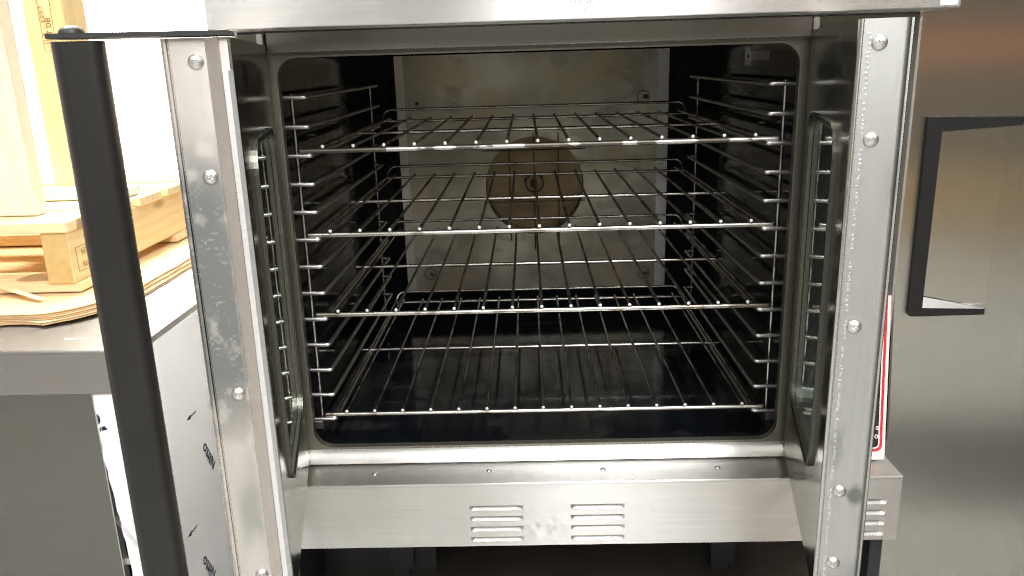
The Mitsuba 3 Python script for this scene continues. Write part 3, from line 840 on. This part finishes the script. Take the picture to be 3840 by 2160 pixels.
for X in (-0.919, -1.50, -2.08):
    st = add('stringer', rbx(X - 0.026, X + 0.026, 0.318, 1.32, -0.360, -0.2605, 0.0015), 'wood_along_y', parent=PL)
    if X == -0.919:
        add('end_grain', bx(X - 0.0245, X + 0.0245, 0.3172, 0.3178, -0.3585, -0.262), 'wood_end', parent=st)
        pr = [text_on('HT', 0.014, (X + 0.0263, 0.356, -0.314), (0, 1, 0), (0, 0, 1), 0.0003)]
        for a_, b_, c_, d_ in ((0.338, 0.400, -0.2945, -0.2935), (0.338, 0.400, -0.3420, -0.3410), (0.338, 0.339, -0.3420, -0.2935)):
            pr.append(bx(X + 0.0263, X + 0.0266, a_, b_, c_, d_))
        pr.append(text_on('KD', 0.010, (X + 0.0263, 0.356, -0.336), (0, 1, 0), (0, 0, 1), 0.0003))
        add('stamp', pr, 'ink_stamp', parent=st)
y = 0.312
for w_ in (0.135, 0.10, 0.11, 0.10, 0.11, 0.10, 0.13):
    add('deck_board', rbx(-2.12 + jit(0.01), -0.884 + jit(0.006), y, y + w_, -0.2600 + 0.0002, -0.2390 + jit(0.0012), 0.0016), 'wood_along_x', parent=PL)
    y += w_ + 0.028 + jit(0.006)
for y0, y1 in ((0.322, 0.42), (0.77, 0.87), (1.2, 1.3)):
    add('bottom_board', rbx(-2.12, -0.886 + jit(), y0, y1, -0.3780, -0.3602, 0.0016), 'wood_along_x', parent=PL)
# uprights, plank, splinter
W1 = thing('timber_post', 'pale timber post standing on the pallet at the left edge, overexposure put into its white colour', 'timber')
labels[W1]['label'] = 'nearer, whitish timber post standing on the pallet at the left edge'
add('shaft', rbx(-1.10, -0.985, 0.385, 0.425, -0.2375, 1.2, 0.002), 'wood_overexposed', parent=W1)
W2 = thing('timber_post', 'yellow timber post with a burnt stamp near its top, behind the whitish post', 'timber')
add('shaft', rbx(-1.1080, -1.0200, 0.670, 0.765, -0.2375, 1.2, 0.003), 'wood_along_z', parent=W2)
pr = [text_on('HT DB', 0.0105, (-1.0512, 0.6695, 0.1010), (0, 0, 1), (-1, 0, 0), 0.0004, True, 1.12),
      text_on('US - 1257', 0.0085, (-1.0632, 0.6695, 0.1000), (0, 0, 1), (-1, 0, 0), 0.0004, False, 1.25)]
for x0, x1, z0, z1 in ((-1.0745, -1.0735, 0.079, 0.24), (-1.0470, -1.0460, 0.079, 0.24), (-1.0745, -1.0460, 0.079, 0.080), (-1.0735, -1.047, 0.0955, 0.0965), (-1.062, -1.052, 0.083, 0.084), (-1.062, -1.052, 0.087, 0.088)):
    pr.append(bx(x0, x1, 0.6692, 0.6696, z0, z1))
add('stamp', pr, 'ink_stamp', parent=W2)
k = add('painted_plank', rbx(-1.16, -0.905, 0.575, 0.665, -0.2375, -0.2190, 0.0015), 'board_teal')
tag(k, 'pale teal plank lying on the pallet deck', 'plank')
k = add('wood_splinter', trimesh.convex.convex_hull(np.array([(-1.05, 0.32, -0.366), (-1.05, 0.34, -0.366), (-0.925, 0.262, -0.372), (-0.93, 0.252, -0.372), (-1.05, 0.32, -0.363), (-1.05, 0.34, -0.363)])), 'wood_along_x')
tag(k, 'pale wood splinter lying on the cardboard before the pallet', 'splinter')
k = add('paper_scrap', bx(-0.80, -0.765, 0.100, 0.103, -0.3998, -0.3992), 'film_white')
tag(k, 'tiny white scrap on the worktable top under the cardboard edge', 'scrap')
for key in list(scene):
    if scene[key].get('type') == 'ply' and key not in labels and '__' not in key:
        labels[key] = {'kind': 'structure'}
